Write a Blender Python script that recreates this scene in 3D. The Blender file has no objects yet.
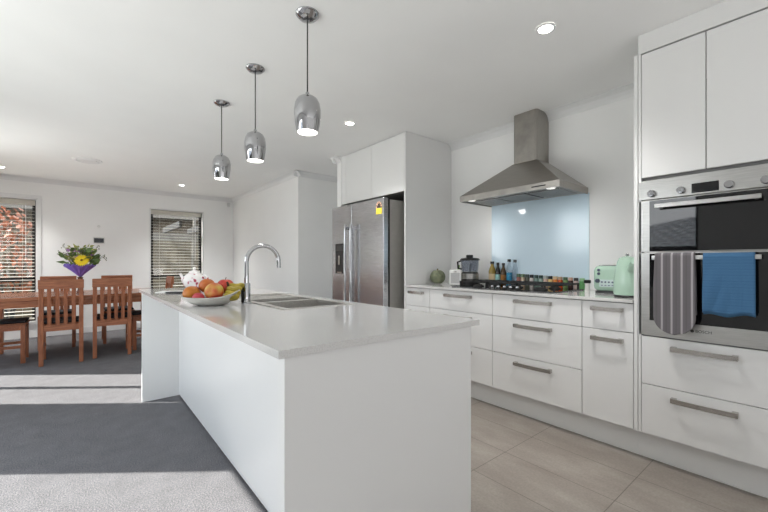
import bpy, bmesh, math, random
from mathutils import Vector, Matrix, noise
random.seed(7)
SC = bpy.context.scene
COL = SC.collection
PI = math.pi

# ------------------------------------------------------------------ camera
cd = bpy.data.cameras.new('camera'); cam = bpy.data.objects.new('camera', cd); COL.objects.link(cam)
cam.location = (0, 0, 1.112); cam.rotation_euler = (PI/2, 0, -0.685)
cd.sensor_width = 36; cd.lens = 371.7/768*36; cd.shift_y = 7.5/768; cd.clip_start = .02; cd.clip_end = 200
SC.camera = cam

# ------------------------------------------------------------------ world, sun, added fill lights, exposure
SKY = 3.85
w = bpy.data.worlds.new('world'); SC.world = w; w.use_nodes = True
nt = w.node_tree; nt.nodes.clear()
wo = nt.nodes.new('ShaderNodeOutputWorld'); bg = nt.nodes.new('ShaderNodeBackground')
tc = nt.nodes.new('ShaderNodeTexCoord'); sx = nt.nodes.new('ShaderNodeSeparateXYZ'); cr = nt.nodes.new('ShaderNodeValToRGB')
nt.links.new(tc.outputs['Generated'], sx.inputs[0]); nt.links.new(sx.outputs['Z'], cr.inputs[0])
cr.color_ramp.elements[0].position = 0.0; cr.color_ramp.elements[0].color = (1.52, 1.53, 1.55, 1)
cr.color_ramp.elements[1].position = 0.5; cr.color_ramp.elements[1].color = (.56, .66, .78, 1)
nt.links.new(cr.outputs[0], bg.inputs[0]); bg.inputs[1].default_value = SKY
nt.links.new(bg.outputs[0], wo.inputs[0])

SUN_AZ = Vector((.79, -.61)); SUN_TAN = .775
sd = bpy.data.lights.new('sun', 'SUN'); sun = bpy.data.objects.new('sun', sd); COL.objects.link(sun)
sd.energy = 14.5; sd.angle = math.radians(.55); sd.color = (1, .96, .9)
sun.rotation_euler = Vector((SUN_AZ.x, SUN_AZ.y, -SUN_TAN)).to_track_quat('-Z', 'Y').to_euler(); sun.location = (-8, 6, 8)

def area(name, loc, rot, sx_, sy_, power, col, spread=PI):
    a = bpy.data.lights.new(name, 'AREA'); a.shape = 'RECTANGLE'; a.size = sx_; a.size_y = sy_; a.energy = power; a.color = col; a.spread = spread
    o = bpy.data.objects.new(name, a); COL.objects.link(o); o.location = loc; o.rotation_euler = rot
    return o
# added fill behind the camera, aimed at the ceiling in place of indirect daylight
area('ceiling_fill_back', (0.6, -2.3, .8), (math.radians(165), 0, 0), 4.2, 1.2, 41, (.99, .99, 1))
# added fills facing up outside the left doors; no paving is modelled there
area('ground_fill_lounge', (-3.9, 2.6, -.08), (PI, 0, 0), 4.4, 5.0, 340, (1, .99, .98))
area('ground_fill_dining', (-3.9, 7.0, -.08), (PI, 0, 0), 4.4, 3.6, 380, (1, .99, .98))
# sky portals in the door openings of the left wall (they guide sky sampling, give no light themselves)
for nm, y0_, y1_ in (('portal_lounge', 1.17, 3.72), ('portal_dining', 4.88, 5.98)):
    p = area(nm, (-1.52, (y0_+y1_)/2, 1.05), (0, -PI/2, 0), 2.1, y1_-y0_, 1, (1, 1, 1)); p.data.cycles.is_portal = True

SC.view_settings.view_transform = 'Standard'; SC.view_settings.look = 'None'
SC.view_settings.exposure = 0.08; SC.view_settings.gamma = 1; SC.view_settings.use_curve_mapping = False

# ------------------------------------------------------------------ materials
def srgb(r, g, b):
    f = lambda c: (c/255/12.92) if c/255 <= .04045 else ((c/255+.055)/1.055)**2.4
    return (f(r), f(g), f(b), 1)
class Mat:
    def __init__(s, name, col=(.8, .8, .8, 1), rough=.5, metal=0, **kw):
        s.m = bpy.data.materials.new(name); s.m.use_nodes = True; s.nt = s.m.node_tree
        s.b = s.nt.nodes['Principled BSDF']; s.o = s.nt.nodes['Material Output']
        s.b.inputs['Base Color'].default_value = col; s.b.inputs['Roughness'].default_value = rough; s.b.inputs['Metallic'].default_value = metal
        for k, v in kw.items(): s.b.inputs[k.replace('_', ' ')].default_value = v
        s.tc = None
    def n(s, t, **kw):
        x = s.nt.nodes.new('ShaderNode'+t)
        for k, v in kw.items():
            if hasattr(x, k): setattr(x, k, v)
            else: x.inputs[k.replace('_', ' ')].default_value = v
        return x
    def l(s, a, b): s.nt.links.new(a, b)
    def coord(s, scale=(1, 1, 1), loc=(0, 0, 0), rot=(0, 0, 0)):
        t = s.n('TexCoord'); m = s.n('Mapping'); m.inputs['Scale'].default_value = scale; m.inputs['Location'].default_value = loc; m.inputs['Rotation'].default_value = rot
        s.l(t.outputs['Object'], m.inputs[0]); return m.outputs[0]
    def noise(s, scale, vec=None, detail=3, rough=.5):
        x = s.n('TexNoise'); x.inputs['Scale'].default_value = scale; x.inputs['Detail'].default_value = detail; x.inputs['Roughness'].default_value = rough
        s.l(vec or s.coord(), x.inputs['Vector']); return x.outputs['Fac']
    def ramp(s, fac, stops):
        r = s.n('ValToRGB'); e = r.color_ramp.elements
        while len(e) < len(stops): e.new(.5)
        for i, (p, c) in enumerate(stops): e[i].position = p; e[i].color = c
        s.l(fac, r.inputs[0]); return r.outputs[0]
    def color(s, out): s.l(out, s.b.inputs['Base Color'])
    def bump(s, h, strength=.2, dist=.01):
        b = s.n('Bump'); b.inputs['Strength'].default_value = strength; b.inputs['Distance'].default_value = dist
        s.l(h, b.inputs['Height']); s.l(b.outputs[0], s.b.inputs['Normal'])
def plain(name, rgb, rough=.5, metal=0, var=.03, scale=20, bump=0, **kw):
    c = srgb(*rgb); M = Mat(name, c, rough, metal, **kw)
    f = M.noise(scale)
    d = tuple(min(1, x*(1-var)) for x in c[:3])+(1,); u = tuple(min(1, x*(1+var)) for x in c[:3])+(1,)
    M.color(M.ramp(f, [(.3, d), (.7, u)]))
    if bump: M.bump(f, bump, .004)
    return M.m
WALL = plain('wall_paint', (248, 248, 247), .7, scale=3, var=.01)
CEIL = plain('ceiling_paint', (247, 247, 246), .8, scale=3, var=.01)
TRIM = plain('trim_paint', (234, 234, 234), .4, var=.01)
LACQ = plain('white_lacquer', (234, 234, 233), .28, var=.008, scale=2)
CARC = plain('carcass_grey', (120, 120, 120), .6)
STONE = None
def mk_stone():
    M = Mat('white_quartz', srgb(224, 223, 221), .09); f = M.noise(260, detail=2)
    M.color(M.ramp(f, [(.35, srgb(206, 205, 203)), (.52, srgb(218, 217, 215))])); M.b.inputs['Coat Weight'].default_value = .3; M.b.inputs['Coat Roughness'].default_value = .04
    return M.m
STONE = mk_stone()
def mk_steel(name, rgb=(176, 174, 171), rough=.28, vec=(4, 4, 260), amp=.1):
    M = Mat(name, srgb(*rgb), rough, 1); f = M.noise(3, M.coord(vec), 4)
    M.color(M.ramp(f, [(.3, srgb(*[c*.93 for c in rgb])), (.7, srgb(*[min(255, c*1.05) for c in rgb]))]))
    r = M.n('MapRange'); r.inputs[3].default_value = rough-amp/2; r.inputs[4].default_value = rough+amp/2; M.l(f, r.inputs[0]); M.l(r.outputs[0], M.b.inputs['Roughness'])
    return M.m
STEEL = mk_steel('brushed_steel'); STEELH = mk_steel('brushed_steel_hood', (172, 168, 162), .3, (260, 4, 4)); STEELF = mk_steel('fridge_steel', (196, 197, 200), .24, (3, 3, 60), .02)
STEELO = mk_steel('oven_steel', (186, 185, 182), .3, (4, 4, 260))
SINKS = mk_steel('sink_steel', (214, 212, 208), .32, (60, 4, 60))
HANDLE = plain('satin_nickel', (188, 184, 179), .27, 1, var=.02, scale=8)
CHROME = plain('chrome', (182, 182, 184), .05, 1, var=.01)
DGREY = plain('fridge_side_grey', (176, 174, 169), .45, .2)
def mk_bglass():
    return plain('black_oven_glass', (14, 14, 16), .03, 0, var=.1, Specular_IOR_Level=.6)
BGLASS = mk_bglass()
BLACK = plain('black_plastic', (22, 22, 23), .35); IRON = plain('cast_iron', (26, 26, 27), .55, bump=.2, scale=150)
RUBBER = plain('dark_seal', (35, 35, 36), .6)
SPLASH = plain('pale_blue_backpainted_glass', (212, 233, 246), .12, 0, var=.01, scale=2, Specular_IOR_Level=.75)
MINT = plain('mint_enamel', (176, 205, 186), .2, var=.015, Coat_Weight=.5)
WHITEP = plain('white_plastic', (228, 228, 226), .4); CERAM = plain('white_china', (235, 233, 230), .12)
EMIT_W = None
def mk_emit(name, col, s):
    M = Mat(name, (.9, .9, .9, 1)); M.b.inputs['Emission Color'].default_value = col; M.b.inputs['Emission Strength'].default_value = s; return M.m
LAMP = mk_emit('lamp_glow', (1, .95, .86, 1), 6); DISPLAY = plain('display_black', (12, 12, 14), .08)
def mk_glass(name, tint=(1, 1, 1, 1), base=.06):
    m = bpy.data.materials.new(name); m.use_nodes = True; t = m.node_tree; t.nodes.clear()
    o = t.nodes.new('ShaderNodeOutputMaterial'); mx = t.nodes.new('ShaderNodeMixShader'); tr = t.nodes.new('ShaderNodeBsdfTransparent'); g = t.nodes.new('ShaderNodeBsdfGlossy')
    lw = t.nodes.new('ShaderNodeLayerWeight'); lw.inputs[0].default_value = .5; pw = t.nodes.new('ShaderNodeMath'); pw.operation = 'POWER'; pw.inputs[1].default_value = 5
    fr = t.nodes.new('ShaderNodeMath'); fr.operation = 'MULTIPLY_ADD'; fr.inputs[1].default_value = .95; fr.inputs[2].default_value = .045; t.links.new(lw.outputs['Facing'], pw.inputs[0]); t.links.new(pw.outputs[0], fr.inputs[0]); g.inputs['Roughness'].default_value = .01; tr.inputs[0].default_value = tint
    t.links.new(fr.outputs[0], mx.inputs[0]); t.links.new(tr.outputs[0], mx.inputs[1]); t.links.new(g.outputs[0], mx.inputs[2]); t.links.new(mx.outputs[0], o.inputs[0])
    return m
PANE = mk_glass('window_glass', (.97, .98, .98, 1)); CLEAR = mk_glass('clear_vessel', (.86, .88, .9, 1)); SMOKE = mk_glass('smoky_plastic', (.74, .76, .8, 1))
BROWNG = mk_glass('brown_glass', (.55, .35, .25, 1))
def mk_carpet():
    M = Mat('grey_carpet', rough=.95); f = M.noise(170, detail=3, rough=.7); g = M.noise(9, detail=4)
    c = M.ramp(f, [(.3, srgb(70, 70, 73)), (.5, srgb(114, 113, 116)), (.7, srgb(162, 160, 160))])
    v = M.ramp(g, [(.3, (.88, .88, .88, 1)), (.7, (1.06, 1.06, 1.06, 1))])
    mx = M.n('MixRGB'); mx.blend_type = 'MULTIPLY'; mx.inputs[0].default_value = 1; M.l(c, mx.inputs[1]); M.l(v, mx.inputs[2]); M.color(mx.outputs[0])
    M.bump(f, .5, .006); M.b.inputs['Specular IOR Level'].default_value = .1; return M.m
CARPET = mk_carpet()
def mk_tile():
    M = Mat('stone_floor_tile', rough=.38)
    v = M.coord(loc=(-.04, -.04, 0), rot=(0, 0, PI/2))
    v = M.coord()
    br = M.n('TexBrick'); br.offset = 0; br.inputs['Scale'].default_value = 1; br.inputs['Brick Width'].default_value = .3; br.inputs['Row Height'].default_value = .58
    br.inputs['Mortar Size'].default_value = .0022; br.inputs['Mortar Smooth'].default_value = .1; br.inputs['Bias'].default_value = 0
    mp = M.n('Mapping'); mp.inputs['Location'].default_value = (-.14, -.085, 0); M.l(v, mp.inputs[0]); M.l(mp.outputs[0], br.inputs['Vector'])
    n1 = M.noise(2.2, M.coord((3.2, 1.1, 1), rot=(0, 0, .25)), 8, .65); n2 = M.noise(90, detail=3)
    c = M.ramp(n1, [(.3, srgb(134, 125, 117)), (.5, srgb(144, 136, 128)), (.72, srgb(158, 151, 143))])
    mx = M.n('MixRGB'); mx.blend_type = 'OVERLAY'; mx.inputs[0].default_value = .22; M.l(c, mx.inputs[1]); M.l(n2, mx.inputs[2])
    gm = M.n('MixRGB'); M.l(br.outputs['Fac'], gm.inputs[0]); M.l(mx.outputs[0], gm.inputs[1]); gm.inputs[2].default_value = srgb(108, 100, 93)
    M.color(gm.outputs[0]); inv = M.n('Invert'); M.l(br.outputs['Fac'], inv.inputs[1]); M.bump(inv.outputs[0], .3, .002)
    return M.m
TILE = mk_tile()
def mk_wood(name, a, b, scale=(3, 3, 26), rough=.4):
    M = Mat(name, rough=rough); f = M.noise(3, M.coord(scale), 6, .6); M.color(M.ramp(f, [(.3, srgb(*a)), (.7, srgb(*b))])); M.bump(f, .08, .003); return M.m
WOODZ = mk_wood('chair_wood', (132, 76, 50), (180, 114, 78), (26, 26, 3)); WOODX = mk_wood('table_wood', (138, 82, 54), (184, 120, 84), (2, 26, 26), .25)
WOODC = mk_wood('rail_wood', (134, 80, 54), (182, 116, 80), (3, 26, 26))
CUSH = plain('black_seat_pad', (30, 30, 34), .7)
FENCE = mk_wood('fence_timber', (74, 64, 50), (122, 110, 90), (1, 4, 9), .8)
BEAM = plain('dark_beam', (38, 36, 34), .7); SOFFIT = plain('pale_soffit', (110, 104, 96), .8)
DARKAL = plain('dark_aluminium', (42, 40, 40), .4, .4)
BLIND = plain('cream_blind', (205, 201, 190), .5)
LAWN = plain('lawn', (40, 52, 24), .95, scale=40, var=.4, bump=.4)
def stripes(name, ca, axis, n, rough=.9):
    M = Mat(name, rough=rough); s = M.n('SeparateXYZ'); M.l(M.coord(), s.inputs[0])
    wv = M.n('Math'); wv.operation = 'MULTIPLY'; wv.inputs[1].default_value = n; M.l(s.outputs[axis], wv.inputs[0])
    fr = M.n('Math'); fr.operation = 'FRACT'; M.l(wv.outputs[0], fr.inputs[0])
    c = M.ramp(fr.outputs[0], ca); M.color(c); M.bump(M.noise(300), .3, .003); return M.m

# ------------------------------------------------------------------ geometry helpers
class G:
    def __init__(s): s.bm = bmesh.new()
    def box(s, x0, x1, y0, y1, z0, z1, rot=None, piv=None):
        r = bmesh.ops.create_cube(s.bm, size=1)['verts']
        for v in r: v.co = Vector(((x0+x1)/2+v.co.x*(x1-x0), (y0+y1)/2+v.co.y*(y1-y0), (z0+z1)/2+v.co.z*(z1-z0)))
        if rot is not None:
            p = Vector(piv) if piv else Vector(((x0+x1)/2, (y0+y1)/2, (z0+z1)/2))
            for v in r: v.co = rot @ (v.co-p)+p
        return s
    def hexa(s, pts, faces):
        vs = [s.bm.verts.new(p) for p in pts]
        for f in faces: s.bm.faces.new([vs[i] for i in f])
        return s
    def lathe(s, prof, c=(0, 0, 0), seg=32, M=None, cap=True):
        rings = []
        for r, z in prof:
            if r < 1e-5: rings.append([s.bm.verts.new((0, 0, z))])
            else: rings.append([s.bm.verts.new((r*math.cos(2*PI*i/seg), r*math.sin(2*PI*i/seg), z)) for i in range(seg)])
        for a, b in zip(rings, rings[1:]):
            for i in range(seg):
                j = (i+1) % seg
                if len(a) == 1 and len(b) == 1: continue
                if len(a) == 1: s.bm.faces.new((a[0], b[j], b[i]))
                elif len(b) == 1: s.bm.faces.new((a[i], a[j], b[0]))
                else: s.bm.faces.new((a[i], a[j], b[j], b[i]))
        if cap:
            for R in (rings[0], rings[-1]):
                if len(R) > 1:
                    try: s.bm.faces.new(R)
                    except ValueError: pass
        for R in rings:
            for v in R:
                if M is not None: v.co = M @ v.co
                v.co += Vector(c)
        return s
    def tube(s, pts, rad, seg=12, cap=True):
        pts = [Vector(p) for p in pts]; n = len(pts)
        if not hasattr(rad, '__len__'): rad = [rad]*n
        t0 = (pts[1]-pts[0]).normalized(); up = Vector((0, 0, 1)) if abs(t0.z) < .9 else Vector((1, 0, 0))
        nrm = t0.cross(up).normalized(); rings = []
        for i, p in enumerate(pts):
            t = (pts[min(i+1, n-1)]-pts[max(i-1, 0)]).normalized()
            nrm = (nrm-t*nrm.dot(t)).normalized(); b = t.cross(nrm)
            rings.append([s.bm.verts.new(p+(nrm*math.cos(2*PI*k/seg)+b*math.sin(2*PI*k/seg))*rad[i]) for k in range(seg)])
        for a, b in zip(rings, rings[1:]):
            for i in range(seg): j = (i+1) % seg; s.bm.faces.new((a[i], a[j], b[j], b[i]))
        if cap: s.bm.faces.new(rings[0][::-1]); s.bm.faces.new(rings[-1])
        return s
    def sphere(s, c, r, sc=(1, 1, 1), f=None, sub=24):
        vs = bmesh.ops.create_uvsphere(s.bm, u_segments=sub, v_segments=sub//2+2, radius=1)['verts']
        for v in vs:
            d = v.co.copy(); k = f(d) if f else 1
            v.co = Vector((d.x*sc[0], d.y*sc[1], d.z*sc[2]))*r*k+Vector(c)
        return s
    def build(s, name, mat, parent=None, loc=None, bev=0, smooth=False, seg=2):
        bmesh.ops.recalc_face_normals(s.bm, faces=s.bm.faces)
        if loc is not None:
            for v in s.bm.verts: v.co -= Vector(loc)
        me = bpy.data.meshes.new(name); s.bm.to_mesh(me); s.bm.free(); me.materials.append(mat)
        o = bpy.data.objects.new(name, me); COL.objects.link(o)
        if loc is not None: o.location = loc
        if parent is not None: o.parent = parent
        if smooth:
            for p in me.polygons: p.use_smooth = True
            md = o.modifiers.new('edges', 'EDGE_SPLIT'); md.split_angle = math.radians(40)
        if bev:
            b = o.modifiers.new('bevel', 'BEVEL'); b.width = bev; b.segments = seg; b.limit_method = 'ANGLE'; b.angle_limit = math.radians(50)
            if not smooth:
                for p in me.polygons: p.use_smooth = True
                wn = o.modifiers.new('wn', 'WEIGHTED_NORMAL'); wn.keep_sharp = True
        return o
def B(*a): return G().box(*a)
def thing(name, label, cat, loc=(0, 0, 0), rz=0, group=None):
    o = bpy.data.objects.new(name, None); COL.objects.link(o); o.location = loc; o.rotation_euler = (0, 0, rz); o.empty_display_size = .05
    o['label'] = label; o['category'] = cat
    if group: o['group'] = group
    return o
def tag(o, label, cat, group=None, kind=None):
    o['label'] = label; o['category'] = cat
    if group: o['group'] = group
    if kind: o['kind'] = kind
    return o
def struct(name, g, mat, parent=None, **k):
    o = g.build(name, mat, parent, **k)
    if parent is None: o['kind'] = 'structure'
    return o
def dup(root, loc=None, rz=None, label=None, group=None):
    r = root.copy(); COL.objects.link(r)
    if loc is not None: r.location = loc
    if rz is not None: r.rotation_euler = (0, 0, rz)
    if label: r['label'] = label
    if group: r['group'] = group
    for ch in list(root.children):
        c = ch.copy(); COL.objects.link(c); c.parent = r
        for g in ch.children:
            d = g.copy(); COL.objects.link(d); d.parent = c
    return r
def lab(o, l): o['label'] = l; return o
RX = lambda a: Matrix.Rotation(a, 3, 'X'); RY = lambda a: Matrix.Rotation(a, 3, 'Y'); RZ = lambda a: Matrix.Rotation(a, 3, 'Z')

# ================================================================== STRUCTURE
XL, XW, YF, YB, CZ = -1.40, 3.12, 7.66, -2.70, 2.40
struct('floor', B(XL-.2, .65, YB-.1, YF+.1, -.1, 0).box(.65, XW+.1, 3.53, YF+.1, -.1, 0), CARPET)
struct('floor_tile', B(.65, XW+.1, YB-.1, 3.53, -.1, 0), TILE)
struct('ceiling', B(XL-.2, XW+.2, YB-.1, YF+.1, CZ, CZ+.12), CEIL)
g = G()   # left wall with door openings
for y0, y1, z0, z1 in ((YB-.1, 1.17, 0, CZ), (3.72, 4.88, 0, CZ), (5.98, YF+.1, 0, CZ), (1.17, 3.72, 2.1, CZ), (4.88, 5.98, 2.1, CZ)):
    g.box(XL-.1, XL, y0, y1, z0, z1)
struct('wall_left', g, WALL)
WZ0, WZ1 = .22, 2.09
g = G()   # far wall with windows
for x0, x1, z0, z1 in ((XL-.1, -1.36, 0, CZ), (-.50, .94, 0, CZ), (1.82, 2.363, 0, CZ), (-1.36, -.50, WZ1, CZ), (-1.36, -.50, 0, WZ0), (.94, 1.82, WZ1, CZ), (.94, 1.82, 0, WZ0)):
    g.box(x0, x1, YF, YF+.14, z0, z1)
struct('wall_far', g, WALL)
struct('wall_hall', B(2.363, XW+.1, 4.79, YF+.14, 0, CZ), WALL)
struct('wall_right', B(XW, XW+.1, YB-.1, 4.79, 0, CZ), WALL)
g = B(XL-.1, -1.3, YB-.1, YB, 0, CZ); g.box(1.9, XW, YB-.1, YB, 0, CZ).box(-1.3, 1.9, YB-.1, YB, 2.4, CZ)
struct('wall_back', B(XL-.1, XW+.1, YB-.12, YB, 0, CZ), WALL)
struct('wall_nib', B(2.436, XW, 3.80, 3.885, 0, CZ), WALL)
# cornices
def cornice(pts, nrm):   # cove swept along a straight run
    g = G(); a, b = Vector(pts[0]), Vector(pts[1]); n = Vector(nrm); S = .07
    prof = [(0, 0), (0, -S), (.006, -S), (.012, -S*.72), (.028, -S*.36), (.055, -S*.12), (.07, -.006), (.07, 0)]
    A = [g.bm.verts.new(a+n*u+Vector((0, 0, v))) for u, v in prof]; Bv = [g.bm.verts.new(b+n*u+Vector((0, 0, v))) for u, v in prof]
    for i in range(len(prof)): j = (i+1) % len(prof); g.bm.faces.new((A[i], A[j], Bv[j], Bv[i]))
    g.bm.faces.new(A[::-1]); g.bm.faces.new(Bv); return g
for i, (a, b, n) in enumerate((((XL, YF, CZ), (2.363, YF, CZ), (0, -1, 0)), ((2.363, YF, CZ), (2.363, 4.72, CZ), (-1, 0, 0)), ((2.293, 4.79, CZ), (XW, 4.79, CZ), (0, -1, 0)),
        ((XW, 2.66, CZ), (XW, .74, CZ), (-1, 0, 0)), ((2.436, 3.80, CZ), (2.436, 3.955, CZ), (-1, 0, 0)), ((2.37, 3.885, CZ), (XW, 3.885, CZ), (0, 1, 0)), ((XL, YB, CZ), (XL, YF, CZ), (1, 0, 0)))):
    struct('trim_%d' % (i+1), cornice((a, b), n), TRIM)
# baseboards
struct('baseboard_far', B(-.44, 2.363, YF-.014, YF, 0, .09), TRIM, bev=.003)
struct('baseboard_hall', B(2.349, 2.363, 4.79, YF-.014, 0, .09), TRIM, bev=.003)
struct('baseboard_left', B(XL, XL+.014, 3.72, 4.88, 0, .09).box(XL, XL+.014, 5.98, YF-.014, 0, .09), TRIM, bev=.003)
# windows in far wall
def window(i, x0, x1, z0, z1):
    w_ = struct('window_%d' % i, B(x0, x0+.02, YF-.01, YF+.14, z0, z1).box(x1-.02, x1, YF-.01, YF+.14, z0, z1).box(x0, x1, YF-.01, YF+.14, z1-.02, z1).box(x0, x1, YF-.03, YF+.14, z0, z0+.025), TRIM)
    f = G(); a, b = x0+.02, x1-.02
    for (p, q, r, s_) in ((a, a+.045, z0+.025, z1-.02), (b-.045, b, z0+.025, z1-.02), (a, b, z1-.065, z1-.02), (a, b, z0+.025, z0+.07), (a, b, .84, .90)):
        f.box(p, q, YF+.085, YF+.125, r, s_)
    lab(f.build('window_frame', DARKAL, w_), 'dark aluminium sash frame')
    B(a+.045, b-.045, YF+.102, YF+.108, z0+.07, z1-.065).build('window_pane', PANE, w_)
    return w_
window(1, -1.36, -.50, WZ0, WZ1); window(2, .94, 1.82, WZ0, WZ1)
struct('trim_8', B(-.50, -.455, YF-.018, YF, WZ0-.04, WZ1).box(-1.38, -.455, YF-.018, YF, WZ1, WZ1+.05), TRIM, bev=.003)
def blind(x0, x1, z0, z1, label):
    t = thing('venetian_blind', label, 'blind', ((x0+x1)/2, YF+.045, z1), 0); hw = (x1-x0)/2
    B(-hw, hw, -.03, .03, -.075, 0).build('headrail', BLIND, t, bev=.003)
    g = G(); z = -.11; n = 0
    while z > z0-z1+.06:
        g.box(-hw+.008, hw-.008, -.024, .024, z-.0014, z+.0014, RX(math.radians(6))); z -= .052; n += 1
    g.build('slats', BLIND, t)
    B(-hw+.008, hw-.008, -.025, .025, z0-z1+.02, z0-z1+.04).build('bottom_rail', BLIND, t)
    for sx_ in (-.66, .66):
        B(hw*sx_-.0012, hw*sx_+.0012, -.026, -.024, z0-z1+.03, -.07).build('ladder_cord', BLIND, t)
    G().tube([(hw-.1, -.036, -.06), (hw-.1, -.037, -.9)], .003, 6).build('tilt_wand', WHITEP, t)
blind(-1.33, -.53, WZ0+.03, 2.065, 'cream venetian blind over the window at the left edge, left of the flowers')
blind(.955, 1.775, WZ0+.03, 2.065, 'cream venetian blind over the window behind the fruit bowl and teapot')
# sliding doors in left wall
def sdoor(i, y0, y1, mull):
    g = G(); z1 = 2.1
    for a, b, c, d in ((y0, y0+.03, 0, z1), (y1-.03, y1, 0, z1), (y0, y1, z1-.03, z1), (y0, y1, .001, .03)): g.box(XL-.09, XL-.02, a, b, c, d)
    g.box(XL-.08, XL-.03, mull-.022, mull+.022, .03, z1-.03)
    w_ = struct('door_%d' % i, g, DARKAL)
    B(XL-.058, XL-.052, y0+.03, mull-.022, .03, z1-.03).build('door_pane', PANE, w_); B(XL-.058, XL-.052, mull+.022, y1-.03, .03, z1-.03).build('door_pane', PANE, w_)
    B(XL-.03, XL-.005, mull-.012, mull+.012, .95, 1.15).build('door_handle', HANDLE, w_)
sdoor(1, 1.17, 3.72, 2.42); sdoor(2, 4.88, 5.98, 5.425)
# ground outdoors
o = struct('ground', B(-40, 40, -40, 60, -.3, -.11), LAWN)

# ================================================================== KITCHEN RUN (front plane X=2.444)
FX = 2.444
def handle(y0, y1, z, parent, x=FX):   # bow handle with square feet
    g = G(); hy = .012
    g.box(x-.028, x, y0, y0+.022, z-hy, z+hy).box(x-.028, x, y1-.022, y1, z-hy, z+hy)
    n = 12
    P = []
    for k in range(n+1):
        t = k/n; y = y0+(y1-y0)*t; P.append((x-.026-.006*math.sin(PI*t), y))
    for (xa, ya), (xb, yb) in zip(P, P[1:]):
        pts = [(xa-.006, ya, z-hy), (xa, ya, z-hy), (xa, ya, z+hy), (xa-.006, ya, z+hy), (xb-.006, yb, z-hy), (xb, yb, z-hy), (xb, yb, z+hy), (xb-.006, yb, z+hy)]
        g.hexa(pts, [(0, 1, 2, 3), (4, 7, 6, 5), (0, 4, 5, 1), (3, 2, 6, 7), (0, 3, 7, 4), (1, 5, 6, 2)])
    bmesh.ops.remove_doubles(g.bm, verts=g.bm.verts, dist=1e-5)
    return lab(g.build('handle', HANDLE, parent), 'satin nickel bow handle')
def front(name, y0, y1, z0, z1, parent, hz=None, hy=None, gap=.002):
    d = B(FX, FX+.018, y0+gap, y1-gap, z0+gap, z1-gap).build(name, LACQ, parent, bev=.0012)
    if hz: handle(hy[0], hy[1], hz, d)
    return d
def carcass(y0, y1, z0, z1, parent, depth=.62):
    g = B(FX+.0205, FX+.04, y0, y1, z0, z1)          # face
    g.box(FX+.04, FX+depth, y0, y0+.016, z0, z1).box(FX+.04, FX+depth, y1-.016, y1, z0, z1).box(FX+depth-.01, FX+depth, y0, y1, z0, z1).box(FX+.04, FX+depth, y0, y1, z0, z0+.016)
    return g.build('carcass', CARC, parent)
BZ0, BZ1 = .165, .884
GB = 'base cabinets under the long benchtop'
for (y0, y1, kind, label, hl) in (
    (2.34, 2.658, 'd', 'white base cabinet against the tall fridge panel, narrowest drawer on top', (2.41, 2.60)),
    (1.68, 2.34, 'w3', 'white three-drawer base cabinet left of the hob, partly behind the island', (1.87, 2.15)),
    (1.023, 1.68, 'w3', 'white three-drawer base cabinet with wide drawers under the hob', (1.214, 1.487)),
    (.741, 1.023, 'd', 'white base cabinet with one drawer over a door, below the mint toaster', (.792, .963))):
    t = thing('base_cabinet', label, 'cabinet', (0, 0, 0), 0, GB)
    t.location = (FX+.3, (y0+y1)/2, BZ0)
    inv = Matrix.Translation(t.location).inverted()
    parts = []
    parts.append(carcass(y0, y1, BZ0, BZ1, t, .66))
    parts.append(front('drawer', y0, y1, .714, .882, t, .841, hl))
    if kind == 'w3':
        parts.append(front('drawer', y0, y1, .441, .714, t, .666, hl)); parts.append(front('drawer', y0, y1, .165, .441, t, .391, hl))
    else: parts.append(front('door', y0, y1, .165, .714, t, .661, hl))
    for p in parts: p.matrix_parent_inverse = inv
def setloc(t, loc):
    t.location = loc
    for c in t.children: c.matrix_parent_inverse = Matrix.Translation(loc).inverted() @ c.matrix_parent_inverse
tag(B(FX+.075, FX+.09, .741, 2.658, 0, .162).build('kickboard', LACQ), 'long white recessed kickboard under the base cabinets', 'kickboard')
# benchtop
tag(B(FX-.016, XW-.001, .742, 2.656, .886, .906).build('benchtop', STONE, bev=.0015), 'long white stone benchtop running along the wall under the rangehood', 'benchtop')
# tall oven cabinet
t = thing('oven_cabinet', 'white full-height cabinet housing the double oven at the right edge', 'cabinet', (0, 0, 0))
OY0, OY1 = .117, .718
B(FX-.004, XW-.002, .7205, .7385, .163, 2.29).build('end_panel', LACQ, t)
g = B(FX+.0205, FX+.62, OY1-.014, OY1, .165, 2.288).box(FX+.0205, FX+.62, OY0, OY0+.014, .165, 2.288).box(FX+.0205, FX+.62, OY0+.014, OY1-.014, .165, .18).box(FX+.0205, FX+.62, OY0+.014, OY1-.014, .70, .711).box(FX+.0205, FX+.62, OY0+.014, OY1-.014, 1.577, 1.60).box(FX+.64, FX+.65, OY0, OY1, .165, 2.288)
g.build('carcass', CARC, t)
B(FX+.001, XW-.002, OY0-.9, OY1, 2.293, 2.399).build('bulkhead', LACQ, t)
B(FX, FX+.018, OY1-.013, OY1, .165, 2.291).build('stile', LACQ, t)
front('door', .4245, OY1-.0135, 1.59, 2.285, t); front('door', OY0, .4245, 1.59, 2.285, t)
front('drawer', OY0, OY1-.0135, .441, .708, t, .658, (.304, .565)); front('drawer', OY0, OY1-.0135, .165, .441, t, .386, (.304, .565))
B(FX+.075, FX+.09, OY0-.9, .7405, 0, .162).build('kickboard', LACQ, t)
setloc(t, (FX+.3, .42, 0))
# tall pantry cabinet beyond the frame edge
t = thing('pantry_cabinet', 'white full-height pantry cabinet beyond the double oven', 'cabinet')
carcass(-.78, .113, .165, 2.288, t); front('door', -.334, .113, .165, 2.285, t); front('door', -.78, -.334, .165, 2.285, t)
setloc(t, (FX+.3, -.33, .165))

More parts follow.
